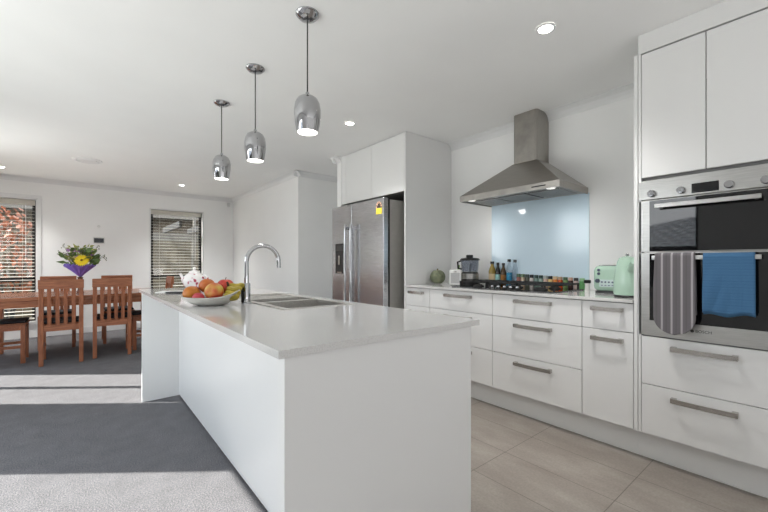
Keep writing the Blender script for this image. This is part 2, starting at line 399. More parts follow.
# double oven
t = thing('double_oven', 'stainless steel double wall oven with black glass doors', 'oven', (0, 0, 0))
OA, OB = .131, .703; OX = FX
B(OX+.022, OX+.56, OA+.003, OB-.003, .722, 1.567).build('oven_body', STEELO, t)
cp = B(OX-.002, OX+.02, OY0+.003, OY1-.002, 1.466, 1.572).build('control_panel', STEELO, t, bev=.002)
B(OX-.0045, OX-.001, .375, .481, 1.474, 1.523).build('display', DISPLAY, cp)
for y in (.653, .523, .336, .211):
    k = G().lathe([(.0, .024), (.016, .024), (.0185, .020), (.02, 0)], (OX-.002, y, 1.4955), 28, RY(-PI/2)).build('knob', CHROME, cp, smooth=True)
def ovdoor(z0, z1, band):
    d = B(OX, OX+.02, OY0+.003, OY1-.002, z0, z1).build('oven_door', STEELO, t, bev=.0015); lab(d, 'stainless framed oven door')
    B(OX-.003, OX+.004, OY0+.012, .664, z0+band, z1-.004).build('door_glass', BGLASS, d)
    return d
d1 = ovdoor(1.176, 1.461, .003); d2 = ovdoor(.713, 1.170, .086)
def bar(z, d, y0, y1):
    g = G().box(OX-.058, OX-.046, y0, y1, z-.011, z+.011); g.box(OX-.047, OX-.002, y0+.012, y0+.026, z-.008, z+.008).box(OX-.047, OX-.002, y1-.026, y1-.012, z-.008, z+.008)
    g.build('door_handle', STEELO, d, bev=.002)
bar(1.420, d1, .222, .628); bar(1.143, d2, .222, .640)
def text(body, size, loc, rot, mat, parent, name, ext=.0006):
    c = bpy.data.curves.new(name, 'FONT'); c.body = body; c.size = size; c.extrude = ext; c.align_x = 'CENTER'; c.align_y = 'CENTER'
    o = bpy.data.objects.new(name, c); COL.objects.link(o)
    dg = bpy.context.evaluated_depsgraph_get(); me = bpy.data.meshes.new_from_object(o.evaluated_get(dg)); bpy.data.objects.remove(o)
    me.materials.clear(); me.materials.append(mat); r = bpy.data.objects.new(name, me); COL.objects.link(r); r.location = loc; r.rotation_euler = rot; r.parent = parent
    return r
text('BOSCH', .020, (OX-.0012, .434, .764), (PI/2, 0, -PI/2), BLACK, d2, 'lettering')
G().lathe([(0, .001), (.008, .001), (.008, 0)], (OX-.0002, .479, .764), 20, RY(-PI/2)).build('emblem', BLACK, d2)
setloc(t, (FX+.3, .42, .713))

# oven mitt (long double mitt, grey stripes) and blue towel over lower handle
def cloth(outline_fn, y0, y1, xf, ztop, zb, mat, name, thick=.008, ny=26, nz=40, wave=.004, seed=0, back=.2, parent=None):
    # front sheet hanging from bar then folded over and down the back
    g = G(); X0 = xf
    rows = []
    L = ztop-zb; total = L+.03+back
    for i in range(nz+1):
        s_ = total*i/nz; row = []
        for j in range(ny+1):
            u = j/ny; yy = y0+(y1-y0)*u
            if s_ < L:
                z = zb+s_; x = X0
            elif s_ < L+.03:
                a = (s_-L)/.03*PI; z = ztop+.011*math.sin(a); x = X0+.011*(1-math.cos(a))
            else: z = ztop-(s_-L-.03); x = X0+.022
            yc = (y0+y1)/2; yy2, zz = outline_fn(u, z, yc, y0, y1)
            wv = wave*noise.noise(Vector((yy*14+seed, z*5, seed)))*2*(1-max(0, min(1, (z-ztop+.12)/.12)))
            row.append(g.bm.verts.new((x-abs(wv) if s_ < L else x, yy2, zz)))
        rows.append(row)
    for a, b in zip(rows, rows[1:]):
        for i in range(ny): g.bm.faces.new((a[i], a[i+1], b[i+1], b[i]))
    o = g.build(name, mat, parent, smooth=True)
    sm = o.modifiers.new('solid', 'SOLIDIFY'); sm.thickness = thick; sm.offset = 0
    return o
def mitt_out(u, z, yc, y0, y1):
    hw = (y1-y0)/2; k = (u-.5)*2
    zc = .745+hw
    if z < zc:
        r = math.sqrt(max(0, 1-((zc-z)/hw)**2)); return yc+k*hw*max(r, .02), z
    return yc+k*hw*(1-.06*max(0, (z-1.0)/.15)), z
M_ = Mat('striped_mitt_cloth', rough=.95)
s_ = M_.n('SeparateXYZ'); M_.l(M_.coord(), s_.inputs[0]); ml = M_.n('Math'); ml.operation = 'MULTIPLY_ADD'; ml.inputs[1].default_value = 24; ml.inputs[2].default_value = .35; M_.l(s_.outputs['Y'], ml.inputs[0])
fr = M_.n('Math'); fr.operation = 'FRACT'; M_.l(ml.outputs[0], fr.inputs[0])
M_.color(M_.ramp(fr.outputs[0], [(.0, srgb(100, 97, 99)), (.40, srgb(112, 108, 111)), (.45, srgb(172, 168, 170)), (.60, srgb(168, 164, 166)), (.65, srgb(108, 104, 107))])); M_.bump(M_.noise(260), .4, .003)
o = cloth(mitt_out, .452, .628, FX-.066, 1.152, .745, M_.m, 'oven_mitt', .011, 30, 150, .002, 3, .30)
tag(o, 'grey striped double oven mitt with rounded end hanging on the lower oven handle', 'oven mitt')
TOWEL = Mat('blue_towel', rough=.95); wv = TOWEL.n('TexWave'); wv.bands_direction = 'Z'; wv.inputs['Scale'].default_value = 11; wv.inputs['Distortion'].default_value = .4; TOWEL.l(TOWEL.coord(), wv.inputs['Vector'])
TOWEL.color(TOWEL.ramp(wv.outputs['Fac'], [(0, srgb(62, 104, 142)), (.2, srgb(68, 112, 150)), (1, srgb(65, 108, 146))])); TOWEL.bump(TOWEL.noise(240), .4, .004)
def tow_out(u, z, yc, y0, y1):
    zz = z
    if z < .93: zz = z+(.93-z)*.10*(1-u)+.006*math.sin(u*9)
    return yc+(u-.5)*(y1-y0)*(1+.04*(1.15-z)), zz
o = cloth(tow_out, .243, .425, FX-.064, 1.152, .868, TOWEL.m, 'tea_towel', .007, 30, 50, .008, 9, .295)
tag(o, 'blue waffle tea towel folded over the lower oven handle', 'towel')

# ---------------- fridge tower
t = thing('fridge_panel', 'tall white end panel between the fridge and the benchtop', 'panel', (2.78, 2.67, 0))
B(FX-2.78, XW-.002-2.78, -.009, .0095, 0, 2.399).build('panel_board', LACQ, t)
t = thing('overhead_cabinet', 'white two-door overhead cabinet above the stainless fridge', 'cabinet')
B(FX+.021, XW-.003, 2.682, 3.798, 1.825, 2.397).build('carcass', CARC, t)
for a, b in ((2.681, 3.20), (3.20, 3.705)): B(FX, FX+.018, a+.002, b-.002, 1.822, 2.392).build('door', LACQ, t, bev=.001)
B(FX, FX+.02, 3.706, 3.799, 1.822, 2.397).build('filler', LACQ, t)
setloc(t, (2.78, 3.24, 1.822))
# fridge
t = thing('refrigerator', 'stainless steel side-by-side fridge freezer with ice dispenser', 'fridge', (0, 0, 0))
RX0 = 2.262; RY0, RY1, RS = 2.775, 3.722, 3.318
B(RX0+.085, 3.06, RY0+.012, RY1-.012, .03, 1.742).build('fridge_body', DGREY, t, bev=.006)
B(RX0+.062, RX0+.086, RY0+.008, RY1-.008, .05, 1.74).build('door_seal', RUBBER, t)
dl = B(RX0, RX0+.062, RS+.003, RY1, .06, 1.753).build('freezer_door', STEELF, t, bev=.008, seg=3); dr = B(RX0, RX0+.062, RY0, RS-.003, .06, 1.753).build('fridge_door', STEELF, t, bev=.008, seg=3)
for d, y in ((dl, RS+.052), (dr, RS-.052)):
    g = G().tube([(RX0-.05, y, .45), (RX0-.052, y, .48), (RX0-.056, y, .9), (RX0-.056, y, 1.2), (RX0-.052, y, 1.5), (RX0-.05, y, 1.53)], .013, 14)
    g.box(RX0-.05, RX0, y-.01, y+.01, .47, .50).box(RX0-.05, RX0, y-.01, y+.01, 1.475, 1.505); g.build('handle', CHROME, d, smooth=True)
g = G().box(RX0-.004, RX0+.001, 3.455, 3.642, 1.0, 1.335); ds = lab(g.build('ice_dispenser', BLACK, dl, bev=.003), 'black recessed ice and water dispenser')
B(RX0-.006, RX0-.004, 3.475, 3.622, 1.25, 1.32).build('screen', DISPLAY, ds)
B(RX0-.012, RX0-.004, 3.50, 3.60, 1.005, 1.02).build('drip_tray', HANDLE, ds)
B(RX0-.016, RX0-.004, 3.535, 3.562, 1.10, 1.20).build('paddle', HANDLE, ds)
st = B(RX0-.0012, RX0-.0002, 2.80, 2.893, 1.595, 1.655).build('rating_sticker', plain('sticker_yellow', (232, 212, 70), .5), dr); lab(st, 'yellow energy rating sticker with red and black top')
g = G(); n = 18; c0 = g.bm.verts.new((RX0-.0012, 2.8465, 1.657)); R = [g.bm.verts.new((RX0-.0012, 2.8465+.046*math.cos(PI*i/n), 1.657+.06*math.sin(PI*i/n))) for i in range(n+1)]
for i in range(n): g.bm.faces.new((c0, R[i], R[i+1]))
g.build('rating_dial', plain('sticker_black', (60, 48, 40), .5), st)
g = G(); R2 = [(g.bm.verts.new((RX0-.0014, 2.8465+.050*math.cos(PI*i/n), 1.657+.064*math.sin(PI*i/n))), g.bm.verts.new((RX0-.0014, 2.8465+.030*math.cos(PI*i/n), 1.657+.045*math.sin(PI*i/n)))) for i in range(n+1)]
for i in range(n):
    if i % 3 != 2: g.bm.faces.new((R2[i][0], R2[i+1][0], R2[i+1][1], R2[i][1]))
g.build('rating_band', plain('sticker_peach', (240, 196, 170), .5), st)
B(RX0+.03, RX0+.09, RY0+.02, RY1-.02, 0, .055).build('base_grille', BLACK, t)
setloc(t, (2.66, 3.25, 0))

# ---------------- splashback + hood
tag(B(XW-.008, XW-.0005, 1.25, 2.146, .9065, 1.672).build('splashback', SPLASH), 'pale blue glass splashback behind the gas hob', 'splashback')
t = thing('rangehood', 'stainless steel pyramid rangehood with chimney over the hob', 'rangehood', (0, 0, 0))
HX0, HX1, HY0, HY1, HZ0, HZ1 = 2.64, XW-.0005, 1.258, 2.155, 1.662, 1.712
CX0, CY0, CY1, CZ0 = 2.925, 1.580, 1.803, 1.975
g = G(); q = .004
pts = [(HX0, HY0, HZ0), (HX1, HY0, HZ0), (HX1, HY1, HZ0), (HX0, HY1, HZ0), (HX0, HY0, HZ1), (HX1, HY0, HZ1), (HX1, HY1, HZ1), (HX0, HY1, HZ1), (CX0, CY0, CZ0), (HX1, CY0, CZ0), (HX1, CY1, CZ0), (CX0, CY1, CZ0)]
# canopy as an open-bottomed shell
f = [(0, 1, 5, 4), (1, 2, 6, 5), (2, 3, 7, 6), (3, 0, 4, 7), (4, 5, 9, 8), (5, 6, 10, 9), (6, 7, 11, 10), (7, 4, 8, 11), (8, 9, 10, 11)]
g.hexa(pts, f); cn = g.build('canopy', STEELH, t); sm = cn.modifiers.new('s', 'SOLIDIFY'); sm.thickness = .004; sm.offset = -1
g = B(HX0+.006, HX1-.006, HY0+.006, HY1-.006, HZ0+.010, HZ0+.016); ub = g.build('underside', STEELH, t)
FIL = stripes('filter_mesh', [(0, srgb(70, 70, 70)), (.3, srgb(150, 148, 144)), (.6, srgb(150, 148, 144)), (.9, srgb(70, 70, 70))], 1, 60, .4)
for y0 in (HY0+.05, HY0+.325, HY0+.60): B(HX0+.10, HX1-.07, y0, y0+.25, HZ0+.004, HZ0+.010).build('grease_filter', FIL, ub, bev=.002)
for y in (HY0+.09, HY1-.09): G().lathe([(0, 0), (.03, 0), (.032, .006)], (HX0+.055, y, HZ0+.004), 24).build('hood_lamp', mk_emit('hood_added_glow', (1, .97, .93, 1), .8), ub)  # glow added to the discs to go with the fill spots below
for y in (HY0+.09, HY1-.09):  # added fill spots that brighten the splashback, not lit hood lamps
    ld = bpy.data.lights.new('hood_fill', 'SPOT'); ld.energy = 4.5; ld.spot_size = 2.6; ld.spot_blend = 1; ld.shadow_soft_size = .03; ld.color = (1, .98, .96)
    lo = bpy.data.objects.new('hood_fill', ld); COL.objects.link(lo); lo.location = (HX0+.055, y, HZ0-.004); lo.rotation_euler = (0, math.radians(-25), 0); lo.parent = t
B(HX0-.002, HX0+.001, 1.36, 1.47, HZ0+.021, HZ0+.030).build('control_strip', BLACK, t)
g = G(); n = 8; r = .028; prof = [(HX1, CY0), (CX0+r, CY0)]+[(CX0+r-r*math.sin(a*PI/2/n), CY0+r-r*math.cos(a*PI/2/n)) for a in range(1, n+1)]
prof += [(CX0+r-r*math.cos(a*PI/2/n), CY1-r+r*math.sin(a*PI/2/n)) for a in range(0, n+1)]+[(HX1, CY1)]
def prism(g, prof, z0, z1):
    a = [g.bm.verts.new((x, y, z0)) for x, y in prof]; b = [g.bm.verts.new((x, y, z1)) for x, y in prof]
    for i in range(len(prof)): j = (i+1) % len(prof); g.bm.faces.new((a[i], a[j], b[j], b[i]))
    g.bm.faces.new(a[::-1]); g.bm.faces.new(b)
prism(g, prof, CZ0-.01, CZ-.002); g.build('chimney', STEELH, t, smooth=True)
setloc(t, (2.9, 1.7, HZ0))

# ---------------- gas hob
t = thing('gas_hob', 'black five-burner gas hob with cast iron trivets and chrome-capped knobs', 'hob', (0, 0, 0))
B(2.52, 3.02, 1.25, 2.15, .9065, .914).build('hob_plate', BGLASS, t, bev=.002)
burn = [(2.68, 1.42, .038), (2.90, 1.42, .032), (2.78, 1.70, .058), (2.68, 1.98, .032), (2.90, 1.98, .038)]
for x, y, r in burn:
    b = G().lathe([(r+.014, 0), (r+.012, .008), (r, .010), (r*.9, .018), (0, .020)], (x, y, .914), 28).build('burner', IRON, t, smooth=True)
for y0, y1 in ((1.275, 1.555), (1.565, 1.835), (1.845, 2.125)):
    g = G(); z = .948
    for yy in (y0, y1-.012): g.box(2.60, 3.0, yy, yy+.012, z, z+.012)
    for xx in (2.60, 2.988): g.box(xx, xx+.012, y0, y1, z, z+.012)
    for xx in (2.69, 2.79, 2.89): g.box(xx, xx+.011, y0, y1, z, z+.014)
    ym = (y0+y1)/2; g.box(2.60, 3.0, ym-.006, ym+.006, z, z+.014)
    for xx in (2.602, 2.986):
        for yy in (y0, y1-.012): g.box(xx, xx+.012, yy, yy+.012, .914, z)
    g.build('trivet', IRON, t)
for y in (1.76, 1.705, 1.65, 1.595, 1.54):
    k = G().lathe([(.02, 0), (.019, .012), (.0, .013)], (2.562, y, .914), 24).build('knob', BLACK, t, smooth=True)
    G().lathe([(.013, .010), (.012, .024), (.0, .026)], (2.562, y, .914), 24).build('knob_cap', CHROME, k, smooth=True)
setloc(t, (2.77, 1.7, .9065))

# ================================================================== things on the benchtop
BT = .906
PUMP = Mat('grey_green_pumpkin', rough=.6); PUMP.color(PUMP.ramp(PUMP.noise(30), [(.3, srgb(84, 92, 70)), (.6, srgb(118, 124, 98)), (.8, srgb(150, 150, 120))])); PUMP.bump(PUMP.noise(60), .2, .004)
t = thing('pumpkin', 'grey-green pumpkin on the benchtop beside the tall fridge panel', 'pumpkin', (2.78, 2.55, BT))
G().sphere((0, 0, .072), .074, (1, 1, .96), lambda d: 1+.03*abs(math.cos(4*math.atan2(d.y, d.x)))-.10*math.exp(-((1-abs(d.z))/.05)), 48).build('flesh', PUMP.m, t, smooth=True)
G().tube([(0, 0, .132), (0, .002, .142), (.004, .004, .152)], [.009, .007, .008], 8).build('stem', plain('pumpkin_stem', (120, 104, 70), .8), t, smooth=True)
t = thing('speaker_radio', 'small square white radio between the pumpkin and food processor', 'radio', (2.78, 2.32, BT), .62)
B(-.05, .0, -.054, .054, .003, .148).build('casing', WHITEP, t, bev=.008, seg=3)
GR = plain('grille_grey', (178, 178, 178), .7, scale=400, var=.25); B(-.0525, -.049, -.042, .042, .020, .118).build('grille', GR, t, bev=.002)
B(-.052, -.049, -.012, .012, .127, .134).build('badge', HANDLE, t); B(-.046, -.006, -.048, .048, 0, .004).build('foot', RUBBER, t)
# food processor
t = thing('food_processor', 'food processor with clear bowl and black lid on the benchtop', 'food processor', (2.93, 2.268, BT), 2.2)
G().lathe([(.095, 0), (.098, .01), (.090, .05), (.082, .055), (.080, .11), (.074, .125), (0, .125)], seg=40).build('base', BLACK, t, smooth=True)
lab(G().lathe([(.0838, .058), (.0838, .108), (.080, .110), (.080, .056)], seg=40, cap=False).build('steel_band', STEEL, t, smooth=True), 'brushed steel band')
G().lathe([(.070, .126), (.078, .14), (.086, .235), (.083, .235), (.075, .142), (.066, .13)], seg=40, cap=False).build('bowl', SMOKE, t, smooth=True)
G().lathe([(.016, .126), (.014, .19), (.006, .20), (0, .20)], seg=20).build('spindle', WHITEP, t, smooth=True)
G().lathe([(.092, .235), (.093, .246), (.084, .256), (.04, .262), (0, .262)], seg=40).build('lid', BLACK, t, smooth=True)
B(-.03, .035, -.028, .028, .258, .29).build('feed_chute', BLACK, t, bev=.006)
G().tube([(.075, -.03, .15), (.115, -.045, .16), (.12, -.048, .22), (.085, -.035, .232)], .009, 10).build('handle', BLACK, t, smooth=True)
k = G().lathe([(.016, .0), (.014, .014), (0, .016)], (-.098, 0, .03), 20, RY(-PI/2)).build('knob', CHROME, t, smooth=True)
# bottles
def bottle(name, label, x, y, r, h, body, cap, fill=None, lb=None, z=BT, capr=.56, neck=.70):
    t = thing(name, label, 'bottle', (x, y, z), random.uniform(0, 3), 'bottles at the left of the hob')
    G().lathe([(r*.9, 0), (r, .006), (r, h*.58), (r*.8, h*neck), (r*.46, h*(neck+.12)), (r*.44, h*.93), (0, h*.93)], seg=24).build('vessel', body, t, smooth=True)
    G().lathe([(r*capr, h*.90), (r*capr, h), (0, h)], seg=20).build('cap', cap, t, smooth=True)
    if lb: G().lathe([(r*1.015, h*.14), (r*1.015, h*.48)], seg=24, cap=False).build('paper_label', lb, t, smooth=True)
    if fill: G().lathe([(0, .006), (r*.93, .008), (r*.93, h*.5), (0, h*.5)], seg=24).build('contents', fill, t, smooth=True)
OILB = plain('olive_oil', (150, 128, 60), .1); LBL = plain('cream_label', (222, 198, 158), .6); BLU = plain('blue_liquid', (66, 160, 200), .15); DARKB = plain('dark_glass', (22, 20, 18), .1)
bottle('oil_bottle', 'olive oil bottle with cream label and black cap, right of the food processor', 3.06, 2.105, .033, .225, OILB, BLACK, None, LBL)
bottle('glass_bottle', 'slim dark bottle with teal label and black cap, right of the olive oil', 3.065, 2.045, .024, .215, DARKB, BLACK, None, plain('teal_label', (150, 196, 192), .5))
bottle('sauce_bottle', 'dark sauce bottle with amber brown label standing between teal-labelled and blue bottles', 3.07, 1.99, .025, .21, plain('sauce_brown', (70, 50, 26), .1), BLACK, None, plain('amber_label', (150, 100, 40), .5))
bottle('dish_soap_bottle', 'clear bottle of bright blue liquid with black cap behind the hob', 3.065, 1.926, .027, .245, CLEAR, BLACK, BLU)
bottle('water_bottle', 'empty clear glass bottle with grey cap against the blue splashback', 3.075, 1.872, .026, .24, CLEAR, plain('grey_cap', (96, 100, 104), .4))
GRN = plain('green_bottle', (142, 178, 92), .35)
bottle('squeeze_bottle', 'lime green squeeze bottle half hidden behind the white radio', 2.97, 2.44, .022, .19, GRN, GRN)
# spice jars row
cols = [((150, 90, 84), (84, 110, 84)), ((190, 170, 150), (96, 120, 90)), ((90, 92, 80), (60, 70, 66)), ((196, 190, 186), (30, 32, 36)), ((128, 150, 142), (40, 66, 60)), ((140, 160, 150), (36, 56, 52)), ((206, 176, 164), (170, 180, 176)),
        ((220, 192, 130), (30, 30, 34)), ((206, 128, 60), (214, 190, 150)), ((178, 78, 40), (190, 160, 130)), ((120, 150, 96), (60, 90, 60)), ((60, 40, 38), (210, 170, 150)), ((200, 180, 176), (50, 50, 52)), ((110, 170, 110), (150, 196, 150))]
words = ['brick red contents and green lid', 'cream contents and olive lid', 'dark olive contents and grey-green lid', 'off-white contents and black lid', 'sage contents and dark green lid', 'pale sage contents and deep green lid',
         'pink contents and pale grey lid', 'yellow contents and black lid', 'orange contents and cream lid', 'rust red contents and tan lid', 'leaf green contents and green lid', 'dark brown contents and pink lid', 'whitish contents and dark grey lid', 'mint green body and light green lid']
ys = [1.838, 1.796, 1.754, 1.712, 1.670, 1.628, 1.586, 1.544, 1.502, 1.460, 1.418, 1.376, 1.334, 1.286]
for (cb, cl), wd, y in zip(cols, words, ys):
    h = .088+(y-1.28)*.045; r = .0185 if y > 1.3 else .021
    t = thing('spice_jar', 'spice jar with %s in the row behind the hob' % wd, 'jar', (3.078, y, BT), 0, 'spice jars along the splashback')
    G().lathe([(r*.95, 0), (r, .004), (r, h*.72), (r*.85, h*.76), (0, h*.76)], seg=20).build('jar_body', plain('jar_body_%s' % wd[:6], cb, .2, var=.15, scale=160), t, smooth=True)
    G().lathe([(r*.92, h*.74), (r*.92, h), (0, h)], seg=20).build('lid', plain('jar_lid_%s' % wd[:6], cl, .35), t, smooth=True)
t = thing('salt_grinder', 'small clear salt grinder with black top beside the toaster', 'grinder', (2.88, 1.168, BT), 0)
G().lathe([(.016, 0), (.018, .004), (.015, .05), (.018, .062), (0, .062)], seg=20).build('grinder_body', CERAM, t, smooth=True); G().lathe([(.022, .062), (.024, .066), (.024, .082), (.02, .086), (0, .086)], seg=20).build('grinder_top', BLACK, t, smooth=True)
# toaster
t = thing('toaster', 'mint green retro toaster with chrome trim and dark front marks', 'toaster', (2.80, .972, BT), 0)
B(-.0, .19, -.145, .13, .014, .19).build('toaster_body', MINT, t, bev=.035, seg=5)
B(.012, .178, -.13, .115, 0, .016).build('toaster_base', BLACK, t)
B(.03, .16, -.115, .10, .1885, .1935).build('top_plate', CHROME, t, bev=.002)
for x in (.055, .112): B(x, x+.024, -.10, .085, .192, .1955).build('bread_slot', BLACK, t)
g = B(-.004, .001, -.085, .085, .045, .095); fp = lab(g.build('control_plate', plain('pale_plate', (196, 212, 210), .35), t, bev=.002), 'pale front plate with small controls')
for i in range(7):
    G().lathe([(.006, 0), (.0055, .004), (0, .004)], (-.004, .066-i*.022, .078), 14, RY(-PI/2)).build('button', plain('blue_grey_button', (84, 92, 116), .3), fp)
    B(-.0045, -.0035, .060-i*.022, .072-i*.022, .053, .058).build('mark', plain('blue_grey_mark', (84, 92, 116), .3), fp)
for z_ in (.16, .135): G().lathe([(.010, 0), (.009, .006), (0, .006)], (.0, .088, z_), 18, RY(-PI/2)).build('dial', plain('dial_slate', (70, 78, 100), .3), t, smooth=True)
G().lathe([(.015, 0), (.013, .014), (0, .015)], (-.001, .094, .085), 20, RY(-PI/2)).build('knob', plain('knob_slate', (60, 68, 84), .3), t, smooth=True)
# kettle
t = thing('kettle', 'mint green kettle at the end of the bench against the oven cabinet', 'kettle', (2.60, .822, BT), .62)
G().lathe([(.072, 0), (.074, .01), (.07, .014), (0, .014)], seg=36).build('kettle_base', BLACK, t, smooth=True)
G().lathe([(.070, .0145), (.075, .03), (.073, .09), (.062, .18), (.052, .222), (.048, .228), (0, .228)], seg=40).build('kettle_body', MINT, t, smooth=True)
G().lathe([(.049, .228), (.044, .240), (.02, .250), (0, .251)], seg=32).build('lid', MINT, t, smooth=True); G().sphere((0, 0, .258), .010).build('knob', CHROME, t, smooth=True)
G().tube([(.05, 0, .215), (.085, 0, .225), (.108, 0, .19), (.104, 0, .11), (.073, 0, .06)], .010, 12).build('handle', MINT, t, smooth=True)
G().tube([(-.055, 0, .17), (-.075, 0, .20), (-.088, 0, .212)], [.022, .015, .012], 14).build('spout', MINT, t, smooth=True)

# ================================================================== ISLAND
IX0, IX1, IY0, IY1, IT = .365, 1.145, .842, 3.575, .904
t = thing('kitchen_island', 'large white island cabinet with full-depth end panels and recessed back', 'island', (0, 0, 0))
B(.383, 1.105, .850, .885, 0, IT-.0205).build('end_panel', LACQ, t, bev=.001); B(.383, 1.105, 3.530, 3.565, 0, IT-.0205).build('end_panel', LACQ, t, bev=.001)
B(.645, .663, .8855, 3.5295, .012, IT-.0205).build('back_panel', LACQ, t)
n = 5
for k in range(n):
    a = .888+(3.528-.888)*k/n; b = .888+(3.528-.888)*(k+1)/n
    d = B(1.087, 1.105, a+.002, b-.002, .165, .865).build('door', LACQ, t, bev=.001)
    B(1.105, 1.125, (a+b)/2-.1, (a+b)/2+.1, .80, .812).build('handle', HANDLE, d)
B(1.03, 1.045, .8855, 3.5295, 0, .162).build('kickboard', LACQ, t)
setloc(t, (.75, 2.2, 0))
SX0, SX1, SY0, SY1 = .70, 1.085, 1.56, 2.47
g = G().box(IX0, SX0+.006, IY0, IY1, IT-.02, IT).box(SX1-.006, IX1, IY0, IY1, IT-.02, IT).box(SX0+.006, SX1-.006, IY0, SY0+.006, IT-.02, IT).box(SX0+.006, SX1-.006, SY1-.006, IY1, IT-.02, IT)
tag(g.build('island_benchtop', STONE), 'glossy white stone benchtop of the island', 'benchtop')
# sink
t = thing('sink', 'stainless steel double bowl sink with drainer set into the island', 'sink', (0, 0, 0))
def basin(g, x0, x1, y0, y1, z0, z1, r=.02):
    g.box(x0, x1, y0, y1, z0, z0+.002).box(x0, x0+.002, y0, y1, z0, z1).box(x1-.002, x1, y0, y1, z0, z1).box(x0, x1, y0, y0+.002, z0, z1).box(x0, x1, y1-.002, y1, z0, z1)
zt = IT+.0035
bowls = [(.735, 1.05, 1.59, 1.90), (.735, 1.05, 1.935, 2.10)]
g = G(); xs = [SX0, .735, 1.05, SX1]
g.box(SX0, .735, SY0, SY1, IT+.0005, zt).box(1.05, SX1, SY0, SY1, IT+.0005, zt).box(.735, 1.05, SY0, 1.59, IT+.0005, zt).box(.735, 1.05, 1.90, 1.935, IT+.0005, zt).box(.735, 1.05, 2.10, 2.14, IT+.0005, zt).box(.735, 1.05, 2.44, SY1, IT+.0005, zt)
g.build('rim', SINKS, t)
for b in bowls:
    gg = G(); basin(gg, b[0], b[1], b[2], b[3], IT-.17, zt-.0005); bo = gg.build('bowl', SINKS, t)
    G().lathe([(0, .002), (.03, .002), (.034, 0)], ((b[0]+b[1])/2, (b[2]+b[3])/2, IT-.168), 24).build('waste', CHROME, bo, smooth=True)
gg = G(); gg.box(.735, 1.05, 2.14, 2.44, IT-.010, IT-.008)
for k in range(9): gg.box(.755+k*.032, .763+k*.032, 2.16, 2.43, IT-.008, IT-.005)
gg.box(.735, .737, 2.14, 2.44, IT-.01, zt-.0005).box(1.048, 1.05, 2.14, 2.44, IT-.01, zt-.0005).box(.735, 1.05, 2.14, 2.142, IT-.01, zt-.0005).box(.735, 1.05, 2.438, 2.44, IT-.01, zt-.0005)
gg.build('drainer', SINKS, t)
setloc(t, (.89, 2.0, IT))
# tap
t = thing('kitchen_tap', 'tall chrome gooseneck tap beside the sink', 'tap', (.668, 1.946, IT), .0)
G().lathe([(.026, 0), (.026, .006), (.0195, .010), (.0195, .10), (.0175, .106), (0, .106)], seg=28).build('tap_body', CHROME, t, smooth=True)
P = [(0, 0, .10), (0, 0, .215)]+[(.0875-.0875*math.cos(a), 0, .2155+.0875*math.sin(a)) for a in [PI*i/20 for i in range(1, 20)]]+[(.175, 0, .21), (.175, 0, .185)]
G().tube(P, .0115, 18).build('spout', CHROME, t, smooth=True)
G().tube([(0, .016, .085), (0, .04, .088), (-.01, .05, .075)], [.010, .009, .005], 12).build('lever', CHROME, t, smooth=True)
B(-.027, -.0205, -.007, .007, .008, .085).build('side_lever', BLACK, t, bev=.003)
# fruit bowl: long leaf-shaped dish
BX, BY, BRZ = .505, 1.993, -0.685
t = thing('fruit_bowl', 'pale grey boat-shaped ceramic fruit bowl on the island', 'bowl', (BX, BY, IT), BRZ)
g = G(); NS, NR = 48, 10; outer = []
def bz(u, rr):  # height of rim rises at the tips
    return .010+.042*rr**2.0+(.034 if math.cos(u) > 0 else .008)*abs(math.cos(u))**4*rr**3
rings = []
for sgn in (0, 1):
    for k in range(NR+1):
        rr = k/NR if sgn == 0 else 1-k/NR
        off = 0 if sgn == 0 else .006
        ring = []
        for i in range(NS):
            u = 2*PI*i/NS; sx_ = .150; sy_ = .100
            rb = .32+.68*rr if sgn == 0 else max(.001, .32+.68*rr-.03) if k < NR else .30
            taper = 1-.35*abs(math.cos(u))**3*rr
            ring.append(g.bm.verts.new((rb*sx_*math.cos(u), rb*sy_*math.sin(u)*taper, (bz(u, rr)-.010 if sgn == 0 else bz(u, rr)-.010+off*(1 if k else .3)))))
        rings.append(ring)
for a, b in zip(rings, rings[1:]):
    for i in range(NS): j = (i+1) % NS; g.bm.faces.new((a[i], a[j], b[j], b[i]))
g.bm.faces.new(rings[0]); g.bm.faces.new(rings[-1])
g.build('dish', plain('pale_grey_ceramic', (196, 194, 188), .3, scale=60, var=.05), t, smooth=True)
def fmat(name, stops, scale=6, rough=.4, b=0):
    M = Mat(name, rough=rough); f = M.noise(scale, detail=4); M.color(M.ramp(f, stops))
    if b: M.bump(M.noise(260), b, .002)
    return M.m
ORANGE = fmat('orange_peel', [(.35, srgb(176, 96, 26)), (.6, srgb(196, 122, 38)), (.8, srgb(206, 156, 66))], 14, .45, .3)
MANDA = fmat('orange_peel_deep', [(.3, srgb(176, 84, 28)), (.7, srgb(198, 114, 48))], 14, .45, .3)
APPLE = fmat('apple_blush', [(.36, srgb(204, 176, 82)), (.50, srgb(196, 96, 50)), (.58, srgb(166, 44, 34))], 9)
APPLER = fmat('apple_red', [(.3, srgb(166, 40, 36)), (.55, srgb(196, 66, 48)), (.75, srgb(214, 130, 80))], 12)
PLUM = fmat('red_apple', [(.3, srgb(168, 36, 52)), (.7, srgb(204, 72, 84))], 12)
BAN = fmat('banana_skin', [(.3, srgb(118, 108, 30)), (.55, srgb(172, 152, 44)), (.8, srgb(200, 180, 72))], 18, .5)
STEMB = plain('stem_brown', (70, 50, 30), .8)
Rb = Matrix.Rotation(BRZ, 3, 'Z')
def fw(u, v, z): p = Rb @ Vector((u, v, 0)); return (BX+p.x, BY+p.y, IT+z)
